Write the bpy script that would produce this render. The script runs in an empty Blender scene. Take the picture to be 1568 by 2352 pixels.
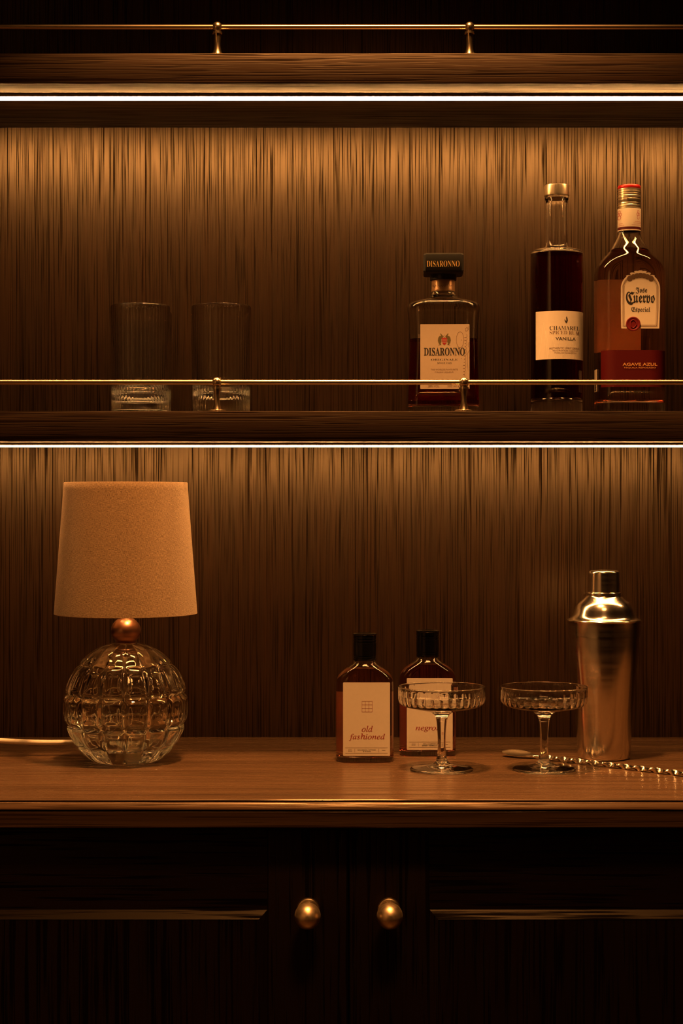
import bpy, math, random
from mathutils import Vector, Matrix

# ---------------------------------------------------------------- scene, camera, lights
S = bpy.context.scene
COL = S.collection
F = 4000.0                      # focal length in pixels of the 1568 x 2352 frame
EYE = 1.223                     # eye height (worktop surface = 0.90)
CX, HY = 784.0, 1155.0
def P(px, py, D):               # a pixel at depth D -> a point
    return Vector(((px - CX) * D / F, D, EYE + (HY - py) * D / F))

cam = bpy.data.cameras.new('camera'); camo = bpy.data.objects.new('camera', cam); COL.objects.link(camo)
camo.location = (0, 0, EYE); camo.rotation_euler = (math.radians(90), 0, 0)
cam.sensor_fit = 'VERTICAL'; cam.sensor_height = 36.0; cam.sensor_width = 24.0
cam.lens = F / 2352 * 36.0; cam.shift_y = -(1176 - HY) / 2352.0
cam.clip_start = 0.05
S.camera = camo

S.view_settings.view_transform = 'Standard'; S.view_settings.look = 'None'
S.view_settings.gamma = 1.0; S.view_settings.use_curve_mapping = False
S.view_settings.exposure = 0.0
w = bpy.data.worlds.new('room_dark'); S.world = w; w.use_nodes = True
w.node_tree.nodes['Background'].inputs[0].default_value = (1, .4, .12, 1)
w.node_tree.nodes['Background'].inputs[1].default_value = 0.0

WARM = (1.0, .42, .115)
STRIP_TOP, STRIP_MID = 110.0, 84.0
def spot(name, loc, target, power, size, blend, radius):
    l = bpy.data.lights.new(name, 'SPOT'); l.energy = power; l.color = WARM
    l.spot_size = math.radians(size); l.spot_blend = blend; l.shadow_soft_size = radius
    o = bpy.data.objects.new(name, l); COL.objects.link(o); o.location = loc
    o.rotation_euler = (Vector(target) - Vector(loc)).to_track_quat('-Z', 'Y').to_euler()
spot('ceiling_downlight', (.03, 1.79, 2.66), (.03, 1.90, .9), 240, 66, .5, .07)
spot('left_wall_fill', (-1.0, -.2, 2.66), (-1.6, -.1, 1.1), 220, 100, 1, .05)  # added unseen lamp, brightens the left wall that the shaker reflects
spot('door_fill', (.15, .80, 2.66), (.15, 1.2, .3), 70, 84, .7, .2)  # added fill, lifts the doors, their bevels and the worktop fascia

c = S.cycles
c.use_denoising = True
c.max_bounces = 20; c.transmission_bounces = 18; c.glossy_bounces = 6; c.diffuse_bounces = 4
c.transparent_max_bounces = 8; c.volume_bounces = 0
c.sample_clamp_indirect = 30; c.blur_glossy = .6
c.caustics_reflective = True; c.caustics_refractive = True

# ---------------------------------------------------------------- helpers
def L3(*a): return tuple(a)
def mesh_obj(name, verts, faces, mats, parent=None, mi=None, smooth=35, uvs=None, loc=None, rot=None):
    me = bpy.data.meshes.new(name)
    me.from_pydata([tuple(v) for v in verts], [], faces)
    for m in (mats if isinstance(mats, (list, tuple)) else [mats]): me.materials.append(m)
    if mi: me.polygons.foreach_set('material_index', mi)
    if uvs:
        ul = me.uv_layers.new(name='uv')
        flat = []
        for f in uvs:
            for p in f: flat += [p[0], p[1]]
        ul.data.foreach_set('uv', flat)
    if smooth is not None:
        me.polygons.foreach_set('use_smooth', [True] * len(me.polygons))
        me.set_sharp_from_angle(angle=math.radians(smooth))
    me.update()
    o = bpy.data.objects.new(name, me); COL.objects.link(o)
    if parent: o.parent = parent
    if loc is not None: o.location = loc
    if rot is not None: o.rotation_euler = rot
    return o
def thing(name, label, cat, loc=(0, 0, 0), rz=0, group=None):
    o = bpy.data.objects.new(name, None); COL.objects.link(o)
    o.empty_display_size = .02
    o.location = loc; o.rotation_euler = (0, 0, rz)
    o['label'] = label; o['category'] = cat
    if group: o['group'] = group
    return o
def tag(o, label, cat, group=None):
    o['label'] = label; o['category'] = cat
    if group: o['group'] = group
    return o
def structure(o): o['kind'] = 'structure'; return o
def copy_tree(o, parent=None):
    k = o.copy(); COL.objects.link(k); k.parent = parent
    for ch in list(o.children): copy_tree(ch, k)
    return k

class Geo:
    def __init__(s): s.v = []; s.f = []; s.m = []; s.uv = []; s.hasuv = False
    def add(s, verts, faces, mat=0, uvs=None):
        b = len(s.v); s.v += [tuple(p) for p in verts]
        for i, f in enumerate(faces):
            s.f.append([b + k for k in f]); s.m.append(mat)
            s.uv.append(uvs[i] if uvs else [(0, 0)] * len(f))
        if uvs: s.hasuv = True
        return s
    def build(s, name, mats, parent=None, **k):
        return mesh_obj(name, s.v, s.f, mats, parent, mi=s.m, uvs=s.uv if s.hasuv else None, **k)
    def box(s, x0, x1, y0, y1, z0, z1, bev=0, mat=0, bevx=True):
        # box with chamfered edges (chamfer all 12 edges)
        if bev <= 0:
            v = [(x, y, z) for x in (x0, x1) for y in (y0, y1) for z in (z0, z1)]
            f = [(0, 1, 3, 2), (4, 6, 7, 5), (0, 4, 5, 1), (2, 3, 7, 6), (0, 2, 6, 4), (1, 5, 7, 3)]
            return s.add(v, f, mat)
        rings = []
        def ring(z, i):
            b = bev
            return [(x0 + b + i, y0 + i, z), (x1 - b - i, y0 + i, z), (x1 - i, y0 + b + i, z), (x1 - i, y1 - b - i, z),
                    (x1 - b - i, y1 - i, z), (x0 + b + i, y1 - i, z), (x0 + i, y1 - b - i, z), (x0 + i, y0 + b + i, z)]
        R = [ring(z0, bev), ring(z0 + bev * .3, bev * .3), ring(z0 + bev, 0), ring(z1 - bev, 0), ring(z1 - bev * .3, bev * .3), ring(z1, bev)]
        v = [p for r in R for p in r]; f = []
        for k in range(len(R) - 1):
            for j in range(8):
                a = k * 8 + j; b2 = k * 8 + (j + 1) % 8
                f.append((a, b2, b2 + 8, a + 8))
        f.append(tuple(range(7, -1, -1))); n = (len(R) - 1) * 8
        f.append(tuple(range(n, n + 8)))
        return s.add(v, f, mat)

def chaikin(pts, it=3):
    for _ in range(it):
        q = [pts[0]]
        for a, b in zip(pts, pts[1:]):
            q.append(tuple(.75 * x + .25 * y for x, y in zip(a, b)))
            q.append(tuple(.25 * x + .75 * y for x, y in zip(a, b)))
        q.append(pts[-1]); pts = q
    return pts

def lathe_geo(g, prof, n=64, mod=None, mat=0, flip=False, cap0=True, cap1=True, usc=1.0):
    """prof: list of (r, z) from bottom to top; outward normals"""
    v = []; f = []; uv = []
    for (r, z) in prof:
        for k in range(n):
            a = 2 * math.pi * k / n
            rr = r if mod is None else mod(r, z, a)
            v.append((rr * math.cos(a), rr * math.sin(a), z))
    L = [0.0]
    for p, q in zip(prof, prof[1:]): L.append(L[-1] + math.hypot(q[0] - p[0], q[1] - p[1]))
    for i in range(len(prof) - 1):
        for k in range(n):
            a, b = i * n + k, i * n + (k + 1) % n
            fc = (a, b, b + n, a + n); u = [(k / n, L[i]), ((k + 1) / n, L[i]), ((k + 1) / n, L[i + 1]), (k / n, L[i + 1])]
            if flip: fc = fc[::-1]; u = u[::-1]
            f.append(fc); uv.append(u)
    if cap0 and prof[0][0] > 1e-6:
        c_ = tuple(range(n - 1, -1, -1)); c_ = c_[::-1] if flip else c_; f.append(c_); uv.append([(0, 0)] * n)
    if cap1 and prof[-1][0] > 1e-6:
        b = (len(prof) - 1) * n; c_ = tuple(range(b, b + n)); c_ = c_[::-1] if flip else c_; f.append(c_); uv.append([(0, 0)] * n)
    g.add(v, f, mat, uv)
    return g
def lathe(name, prof, mat, parent=None, n=64, **k):
    kw = {a: k.pop(a) for a in ('mod', 'flip', 'cap0', 'cap1') if a in k}
    g = Geo(); lathe_geo(g, prof, n, **kw)
    return g.build(name, mat, parent, **k)

def rrect(wd, dp, r, k=8):
    """rounded rectangle section, centred; consistent point count for lofting"""
    hw, hd = wd / 2, dp / 2
    r = min(r, hw, hd)
    pts = []
    cs = [(hw - r, -hd + r, -90), (hw - r, hd - r, 0), (-hw + r, hd - r, 90), (-hw + r, -hd + r, 180)]
    for i, (cx, cy, a0) in enumerate(cs):
        arc = []
        for j in range(k + 1):
            a = math.radians(a0 + 90 * j / k)
            arc.append((cx + r * math.cos(a), cy + r * math.sin(a)))
        pts += arc
        nx = cs[(i + 1) % 4]; a = math.radians(nx[2])
        e = (nx[0] + r * math.cos(a), nx[1] + r * math.sin(a)); s0 = arc[-1]
        for t in (.04, .35, .65, .96):
            pts.append((s0[0] + (e[0] - s0[0]) * t, s0[1] + (e[1] - s0[1]) * t))
    return pts
def loft(g, secs, mat=0, flip=False, cap=True):
    """secs: (z, w, d, r) bottom to top"""
    v = []; n = None
    for (z, a, b, r) in secs:
        p = rrect(a, b, r); n = len(p); v += [(x, y, z) for x, y in p]
    f = []
    for i in range(len(secs) - 1):
        for k in range(n):
            a, b = i * n + k, i * n + (k + 1) % n
            fc = (a, b, b + n, a + n); f.append(fc[::-1] if flip else fc)
    if cap:
        c0 = tuple(range(n - 1, -1, -1)); b = (len(secs) - 1) * n; c1 = tuple(range(b, b + n))
        f += [c0[::-1] if flip else c0, c1[::-1] if flip else c1]
    g.add(v, f, mat)
def sec_at(secs, z):
    for a, b in zip(secs, secs[1:]):
        if a[0] <= z <= b[0] and b[0] > a[0]:
            t = (z - a[0]) / (b[0] - a[0]); return tuple(x + (y - x) * t for x, y in zip(a, b))
    return secs[0] if z < secs[0][0] else secs[-1]
def inner(secs, z0, z1, t, rnd=.004):
    """sections of the inside wall between z0 and z1, wall thickness t, rounded lower end"""
    zs = [z0] + [s[0] for s in secs if z0 + 1e-5 < s[0] < z1 - 1e-5] + [z1]
    out = []
    def ins(z, e=0, zz=None):
        s = sec_at(secs, z); a = max(s[1] - 2 * (t + e), .002); b = max(s[2] - 2 * (t + e), .002)
        return (z if zz is None else zz, a, b, max(min(s[3] - t, a / 2, b / 2), .0005) if s[3] < min(s[1], s[2]) / 2 - 1e-4 else min(a, b) / 2)
    if rnd > 0:
        for k in range(5):
            an = math.pi / 2 * k / 5
            out.append(ins(z0 + rnd * (1 - math.cos(an)), rnd * (1 - math.sin(an))))
        zs = [z0 + rnd] + [z for z in zs if z > z0 + rnd + 1e-5]
    for z in zs: out.append(ins(z))
    return out

def tube_geo(g, pts, rad, n=12, mat=0, sec=None, twist=None):
    """tube along pts; sec = list of 2D section points (scaled), twist = angle per point"""
    pts = [Vector(p) for p in pts]; v = []; f = []
    up = Vector((0, 0, 1)); m = None
    for i, p in enumerate(pts):
        t = (pts[min(i + 1, len(pts) - 1)] - pts[max(i - 1, 0)]).normalized()
        if abs(t.dot(up)) > .95: up = Vector((0, 1, 0))
        s = t.cross(up).normalized(); u = s.cross(t)
        r = rad[i] if isinstance(rad, (list, tuple)) else rad
        sc = sec or [(math.cos(2 * math.pi * k / n), math.sin(2 * math.pi * k / n)) for k in range(n)]
        m = len(sc); a = twist[i] if twist else 0; ca, sa = math.cos(a), math.sin(a)
        for (x, y) in sc:
            X, Y = x * ca - y * sa, x * sa + y * ca
            v.append(p + s * X * r + u * Y * r)
    for i in range(len(pts) - 1):
        for k in range(m):
            a, b = i * m + k, i * m + (k + 1) % m
            f.append((a, b, b + m, a + m))
    f.append(tuple(range(m - 1, -1, -1))); b = (len(pts) - 1) * m; f.append(tuple(range(b, b + m)))
    g.add(v, f, mat); return g

# flat artwork on labels: x right, z up, facing -y. k = depth offset
def text_mesh(body, bold=0.0):
    cu = bpy.data.curves.new('t', 'FONT'); cu.body = body; cu.resolution_u = 3; cu.offset = bold
    o = bpy.data.objects.new('t', cu); COL.objects.link(o)
    bpy.context.view_layer.update()
    me = bpy.data.meshes.new_from_object(o.evaluated_get(bpy.context.evaluated_depsgraph_get()))
    v = [(p.co.x, p.co.y) for p in me.vertices]; f = [tuple(p.vertices) for p in me.polygons]
    bpy.data.objects.remove(o); bpy.data.curves.remove(cu); bpy.data.meshes.remove(me)
    return v, f
def math_bold(s):
    return ''.join(chr(0x1D400 + ord(ch) - 65) if 'A' <= ch <= 'Z' else ch for ch in s)
def math_italic(s):
    return ''.join('\u210E' if ch == 'h' else chr(0x1D44E + ord(ch) - 97) if 'a' <= ch <= 'z' else ch for ch in s)
def fraktur(s):
    return ''.join(chr(0x1D56C + ord(ch) - 65) if 'A' <= ch <= 'Z' else chr(0x1D586 + ord(ch) - 97) if 'a' <= ch <= 'z' else ch for ch in s)

class Art:
    """artwork given in photograph pixels, mapped to the local frame of its thing"""
    def __init__(s, px0, pz0, sc, y, bend=None):
        s.px0, s.pz0, s.sc, s.y, s.bend = px0, pz0, sc, y, bend; s.g = Geo()
    def pt(s, px, py, k):
        x = (px - s.px0) * s.sc; z = (s.pz0 - py) * s.sc
        if s.bend: return s.bend(x, z, k)
        return (x, s.y - k, z)
    def poly(s, pts, mat, k=.0003):
        n = len(pts); a = sum(pts[i][0] * pts[(i + 1) % n][1] - pts[(i + 1) % n][0] * pts[i][1] for i in range(n))
        if a > 0: pts = pts[::-1]
        s.g.add([s.pt(x, y, k) for x, y in pts], [tuple(range(n))], mat)
    def text(s, body, x0, x1, y0, y1, mat, k=.0003, bold=0.0, rot=False):
        v, f = text_mesh(body, bold)
        if not v: return
        xa, xb = min(p[0] for p in v), max(p[0] for p in v); ya, yb = min(p[1] for p in v), max(p[1] for p in v)
        s.g.add([s.pt(x0 + (p[0] - xa) / (xb - xa) * (x1 - x0), y1 - (p[1] - ya) / (yb - ya) * (y1 - y0), k) for p in v], f, mat)
    def line(s, pts, wd, mat, k=.0003):
        for (a, b) in zip(pts, pts[1:]):
            dx, dy = b[0] - a[0], b[1] - a[1]; l = math.hypot(dx, dy) or 1; nx, ny = -dy / l * wd / 2, dx / l * wd / 2
            ex, ey = dx / l * wd * .3, dy / l * wd * .3
            s.poly([(a[0] - ex + nx, a[1] - ey + ny), (b[0] + ex + nx, b[1] + ey + ny), (b[0] + ex - nx, b[1] + ey - ny), (a[0] - ex - nx, a[1] - ey - ny)], mat, k)
    def card(s, pts, mat, th=.0002):
        """a sheet with real thickness"""
        n = len(pts); a = sum(pts[i][0] * pts[(i + 1) % n][1] - pts[(i + 1) % n][0] * pts[i][1] for i in range(n))
        if a > 0: pts = pts[::-1]
        v = [s.pt(x, y, th) for x, y in pts] + [s.pt(x, y, -.0001) for x, y in pts]
        s.g.add(v, [tuple(range(n))] + [(i, i + n, (i + 1) % n + n, (i + 1) % n) for i in range(n)] + [tuple(range(2 * n - 1, n - 1, -1))], mat)
def circ(cx, cy, r, n=28, ry=None, a0=0, a1=360):
    return [(cx + r * math.cos(math.radians(a0 + (a1 - a0) * i / n)), cy + (ry or r) * math.sin(math.radians(a0 + (a1 - a0) * i / n))) for i in range(n + (1 if a1 - a0 < 360 else 0))]
def rr_px(x0, x1, y0, y1, r, k=5):
    out = []
    for cx, cy, a0 in ((x1 - r, y0 + r, -90), (x1 - r, y1 - r, 0), (x0 + r, y1 - r, 90), (x0 + r, y0 + r, 180)):
        out += [(cx + r * math.cos(math.radians(a0 + 90 * j / k)), cy + r * math.sin(math.radians(a0 + 90 * j / k))) for j in range(k + 1)]
    return out

# ---------------------------------------------------------------- materials
def new_mat(name):
    m = bpy.data.materials.new(name); m.use_nodes = True
    return m, m.node_tree, m.node_tree.nodes['Principled BSDF']
def pbr(name, col, rough=.5, metal=0, spec=.5, coat=0, aniso=0, **k):
    m, t, b = new_mat(name)
    b.inputs['Base Color'].default_value = (*col, 1); b.inputs['Roughness'].default_value = rough
    b.inputs['Metallic'].default_value = metal; b.inputs['Specular IOR Level'].default_value = spec
    b.inputs['Coat Weight'].default_value = coat; b.inputs['Anisotropic'].default_value = aniso
    return m
def wood(name, axis, dark, light, rough=.4, bump=.35, fine=260, pore=.5, spec=.5):
    m, t, b = new_mat(name); N, K = t.nodes, t.links
    tc = N.new('ShaderNodeTexCoord')
    def mp(cross, along, off=0):
        q = N.new('ShaderNodeMapping'); s_ = [cross] * 3; s_['XYZ'.index(axis)] = along
        q.inputs['Scale'].default_value = s_; q.inputs['Location'].default_value = (off, off * .7, off * 1.3)
        K.new(tc.outputs['Object'], q.inputs['Vector']); return q
    def noise(mpn, det=3, rgh=.55, dist=0):
        q = N.new('ShaderNodeTexNoise'); q.inputs['Scale'].default_value = 1; q.inputs['Detail'].default_value = det
        q.inputs['Roughness'].default_value = rgh; q.inputs['Distortion'].default_value = dist
        K.new(mpn.outputs[0], q.inputs['Vector']); return q.outputs['Fac']
    def ramp(v, a, bb, c0=0, c1=1):
        q = N.new('ShaderNodeMapRange'); q.inputs[1].default_value = a; q.inputs[2].default_value = bb
        q.inputs[3].default_value = c0; q.inputs[4].default_value = c1; K.new(v, q.inputs[0]); return q.outputs[0]
    def mth(op, a, bb):
        q = N.new('ShaderNodeMath'); q.operation = op
        for i, x in enumerate((a, bb)):
            if isinstance(x, (int, float)): q.inputs[i].default_value = x
            else: K.new(x, q.inputs[i])
        return q.outputs[0]
    n1 = ramp(noise(mp(fine, 3.2), 4, .65), .3, .7)
    n2 = ramp(noise(mp(fine * .15, 1.1, 3), 2), .3, .7)
    p1 = ramp(noise(mp(fine * 1.35, 8, 7), 2, .5), .36, .47)       # narrow dark pores
    p2 = ramp(noise(mp(fine * .85, 4.0, 11), 1, .5, .2), .33, .40)
    pores = mth('MULTIPLY', p1, p2)
    tone = mth('ADD', mth('MULTIPLY', n1, .6), mth('MULTIPLY', n2, .4))
    mix = N.new('ShaderNodeMix'); mix.data_type = 'RGBA'
    mix.inputs[6].default_value = (*dark, 1); mix.inputs[7].default_value = (*light, 1); K.new(tone, mix.inputs[0])
    mul = N.new('ShaderNodeMix'); mul.data_type = 'RGBA'; mul.blend_type = 'MULTIPLY'; mul.inputs[0].default_value = 1
    pv = ramp(pores, 0, 1, 1 - pore, 1)
    cmb = N.new('ShaderNodeCombineColor')
    for i in range(3): K.new(pv, cmb.inputs[i])
    K.new(mix.outputs[2], mul.inputs[6]); K.new(cmb.outputs[0], mul.inputs[7]); K.new(mul.outputs[2], b.inputs['Base Color'])
    K.new(ramp(mth('ADD', mth('MULTIPLY', n1, .3), mth('MULTIPLY', pores, .7)), 0, 1, rough + .22, rough - .04), b.inputs['Roughness'])
    K.new(ramp(pores, 0, 1, spec * .12, spec), b.inputs['Specular IOR Level'])
    b.inputs['Specular Tint'].default_value = (1, .79, .55, 1)
    h = mth('ADD', mth('MULTIPLY', n1, .25), pores)
    bp = N.new('ShaderNodeBump'); bp.inputs['Strength'].default_value = bump; bp.inputs['Distance'].default_value = .0006
    K.new(h, bp.inputs['Height']); K.new(bp.outputs[0], b.inputs['Normal'])
    return m
def glass(name, tint=(1, 1, 1), ior=1.5, rough=0.0, absorb=None, density=0):
    m, t, b = new_mat(name)
    b.inputs['Base Color'].default_value = (*tint, 1); b.inputs['Transmission Weight'].default_value = 1
    b.inputs['IOR'].default_value = ior; b.inputs['Roughness'].default_value = rough
    if absorb:
        a = t.nodes.new('ShaderNodeVolumeAbsorption'); a.inputs['Color'].default_value = (*absorb, 1); a.inputs['Density'].default_value = density
        t.links.new(a.outputs[0], t.nodes['Material Output'].inputs['Volume'])
    return m
def metal(name, col, rough, noise_amt=.08, aniso=0, scale=(60, 60, 60), bump=0.0):
    m, t, b = new_mat(name); N, K = t.nodes, t.links
    b.inputs['Base Color'].default_value = (*col, 1); b.inputs['Metallic'].default_value = 1
    b.inputs['Anisotropic'].default_value = aniso
    tc = N.new('ShaderNodeTexCoord'); mpn = N.new('ShaderNodeMapping'); mpn.inputs['Scale'].default_value = scale
    ns = N.new('ShaderNodeTexNoise'); ns.inputs['Scale'].default_value = 1; ns.inputs['Detail'].default_value = 4
    mr = N.new('ShaderNodeMapRange'); mr.inputs[1].default_value = .3; mr.inputs[2].default_value = .7
    mr.inputs[3].default_value = max(rough - noise_amt, .02); mr.inputs[4].default_value = rough + noise_amt
    K.new(tc.outputs['Object'], mpn.inputs[0]); K.new(mpn.outputs[0], ns.inputs['Vector']); K.new(ns.outputs['Fac'], mr.inputs[0]); K.new(mr.outputs[0], b.inputs['Roughness'])
    if bump:
        bp = N.new('ShaderNodeBump'); bp.inputs['Strength'].default_value = bump; bp.inputs['Distance'].default_value = .0003
        K.new(ns.outputs['Fac'], bp.inputs['Height']); K.new(bp.outputs[0], b.inputs['Normal'])
    return m
def paper(name, col, vein=None):
    m, t, b = new_mat(name); N, K = t.nodes, t.links
    b.inputs['Roughness'].default_value = .55; b.inputs['Specular IOR Level'].default_value = .3
    tc = N.new('ShaderNodeTexCoord'); ns = N.new('ShaderNodeTexNoise'); ns.inputs['Scale'].default_value = 220; ns.inputs['Detail'].default_value = 3
    K.new(tc.outputs['Object'], ns.inputs['Vector'])
    mx = N.new('ShaderNodeMix'); mx.data_type = 'RGBA'; mx.inputs[6].default_value = (*[q * .93 for q in col], 1); mx.inputs[7].default_value = (*col, 1)
    K.new(ns.outputs['Fac'], mx.inputs[0]); K.new(mx.outputs[2], b.inputs['Base Color'])
    return m
def emit(name, col, s):
    m = bpy.data.materials.new(name); m.use_nodes = True; t = m.node_tree; t.nodes.remove(t.nodes['Principled BSDF'])
    e = t.nodes.new('ShaderNodeEmission'); e.inputs[0].default_value = (*col, 1); e.inputs[1].default_value = s
    t.links.new(e.outputs[0], t.nodes['Material Output'].inputs[0]); return m

M = {}
WD, WL = (.030, .0125, .0055), (.085, .038, .016)
M['wall_wood'] = wood('stained_oak_wall', 'Z', (.009, .0036, .0014), (.031, .0130, .0050), rough=.35, fine=620, pore=.62, bump=.3, spec=.9)
M['shelf_wood'] = wood('stained_oak_shelf', 'X', (.010, .0044, .0022), (.027, .012, .0055), rough=.44, fine=430, pore=.5, bump=.3)
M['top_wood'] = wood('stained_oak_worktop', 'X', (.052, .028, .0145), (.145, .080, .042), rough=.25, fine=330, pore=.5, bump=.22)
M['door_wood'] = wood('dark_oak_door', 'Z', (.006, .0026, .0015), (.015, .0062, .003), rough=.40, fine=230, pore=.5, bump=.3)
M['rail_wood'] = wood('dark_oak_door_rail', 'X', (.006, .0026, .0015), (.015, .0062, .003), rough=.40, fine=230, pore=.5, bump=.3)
M['brass'] = metal('aged_brass', (.78, .62, .43), .26, .01, scale=(40, 40, 40))
M['brass_knob'] = metal('brushed_brass_knob', (.78, .58, .36), .40, .04, scale=(200, 200, 200), bump=.05)
M['steel'] = metal('brushed_steel', (.80, .74, .66), .18, .03, aniso=.4, scale=(8, 8, 300))
M['steel'].node_tree.nodes['Principled BSDF'].inputs['Anisotropic Rotation'].default_value = .25
M['spoon'] = metal('polished_spoon_steel', (.85, .78, .66), .16, .03)
M['copper'] = metal('brushed_copper', (.52, .29, .19), .36, .05, scale=(30, 30, 200))
M['gold_cap'] = metal('gold_cap_metal', (.80, .68, .50), .30, .03)
M['gold_print'] = pbr('gold_print', (.95, .62, .22), .35, .25)
M['alu'] = metal('strip_profile_aluminium', (.8, .76, .7), .35, .05)
M['glass'] = glass('clear_glass')
M['crystal'] = glass('lamp_crystal', (.97, .93, .84), 1.5)
M['glass_dis'] = glass('bottle_glass', (.98, .98, .95))
M['black'] = pbr('black_plastic', (.004, .0035, .003), .14, 0, .35)
M['black_cap'] = pbr('black_matte_cap', (.012, .010, .007), .42)
M['paper'] = paper('cream_paper', (.70, .62, .52))
M['paper_aged'] = paper('warm_label_paper', (.56, .48, .385))
M['paper_dis'] = paper('amaretto_label_paper', (.38, .30, .225))
M['ink'] = pbr('black_ink', (.012, .010, .010), .5)
M['ink_brown'] = pbr('brown_ink', (.10, .045, .02), .5)
M['ink_soft'] = pbr('soft_brown_ink', (.46, .38, .30), .6)
M['ink_red'] = pbr('dark_red_ink', (.28, .012, .014), .5)
M['red'] = pbr('deep_red_print', (.06, .001, .001), .45, 0, .3)
M['red_cap'] = pbr('red_cap_metal', (.55, .02, .02), .3, .6)
M['olive'] = pbr('olive_crest_ink', (.09, .07, .02), .5)
M['seal'] = pbr('red_wax_seal', (.12, .003, .006), .45)
M['cord'] = None

# linen shade cloth
def linen(name):
    m, t, b = new_mat(name); N, K = t.nodes, t.links
    uv = N.new('ShaderNodeUVMap'); uv.uv_map = 'uv'
    def mp(sx, sy):
        q = N.new('ShaderNodeMapping'); q.inputs['Scale'].default_value = (sx, sy, 1); K.new(uv.outputs[0], q.inputs[0]); return q
    def noise(q, d=2):
        n_ = N.new('ShaderNodeTexNoise'); n_.inputs['Scale'].default_value = 1; n_.inputs['Detail'].default_value = d; K.new(q.outputs[0], n_.inputs['Vector']); return n_.outputs['Fac']
    a = noise(mp(150, 2300)); c_ = noise(mp(900, 260)); d = noise(mp(14, 40), 3)
    ad = N.new('ShaderNodeMath'); ad.operation = 'ADD'; K.new(a, ad.inputs[0]); K.new(c_, ad.inputs[1])
    mr = N.new('ShaderNodeMapRange'); mr.inputs[1].default_value = .75; mr.inputs[2].default_value = 1.25; K.new(ad.outputs[0], mr.inputs[0])
    mx = N.new('ShaderNodeMix'); mx.data_type = 'RGBA'; mx.inputs[6].default_value = (.24, .150, .080, 1); mx.inputs[7].default_value = (.55, .375, .21, 1)
    K.new(mr.outputs[0], mx.inputs[0]); K.new(mx.outputs[2], b.inputs['Base Color'])
    b.inputs['Roughness'].default_value = .9; b.inputs['Specular IOR Level'].default_value = .15
    b.inputs['Sheen Weight'].default_value = .3
    bp = N.new('ShaderNodeBump'); bp.inputs['Strength'].default_value = .7; bp.inputs['Distance'].default_value = .0008
    K.new(mr.outputs[0], bp.inputs['Height']); K.new(bp.outputs[0], b.inputs['Normal'])
    tr = N.new('ShaderNodeBsdfTranslucent'); tr.inputs[0].default_value = (.55, .40, .26, 1)
    ms = N.new('ShaderNodeMixShader'); ms.inputs[0].default_value = .22
    K.new(b.outputs[0], ms.inputs[1]); K.new(tr.outputs[0], ms.inputs[2]); K.new(ms.outputs[0], t.nodes['Material Output'].inputs[0])
    return m
M['linen'] = linen('linen_shade_cloth')
M['cord'] = paper('fabric_cord', (.68, .58, .44))

# ---------------------------------------------------------------- room shell
TOPZ = .90
WALL_Y = 2.40
plaster = pbr('dark_plaster', (.30, .26, .22), .9)
dim_plaster = pbr('darkened_plaster', (.10, .07, .05), .9)  # colour darkened so these unseen surfaces stay dim beside the left wall
M['floor'] = wood('dark_floor_boards', 'Y', (.03, .014, .007), (.08, .04, .02), rough=.45, fine=60, pore=.4)
def slab(name, x0, x1, y0, y1, z0, z1, mat):
    return structure(Geo().box(x0, x1, y0, y1, z0, z1).build(name, mat, smooth=None))
slab('wall_back', -1.6, 1.6, WALL_Y + .0005, WALL_Y + .1, 0, 2.7, M['wall_wood'])
slab('wall_left', -1.7, -1.6, -2.6, WALL_Y + .1, 0, 2.7, plaster)
slab('wall_right', 1.6, 1.7, -2.6, WALL_Y + .1, 0, 2.7, dim_plaster)
slab('wall_front', -1.7, 1.7, -2.7, -2.6, 0, 2.7, dim_plaster)
slab('floor', -1.7, 1.7, -2.7, WALL_Y + .1, -.1, 0, M['floor'])
slab('ceiling', -1.7, 1.7, -2.7, WALL_Y + .1, 2.7, 2.8, dim_plaster)

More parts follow.
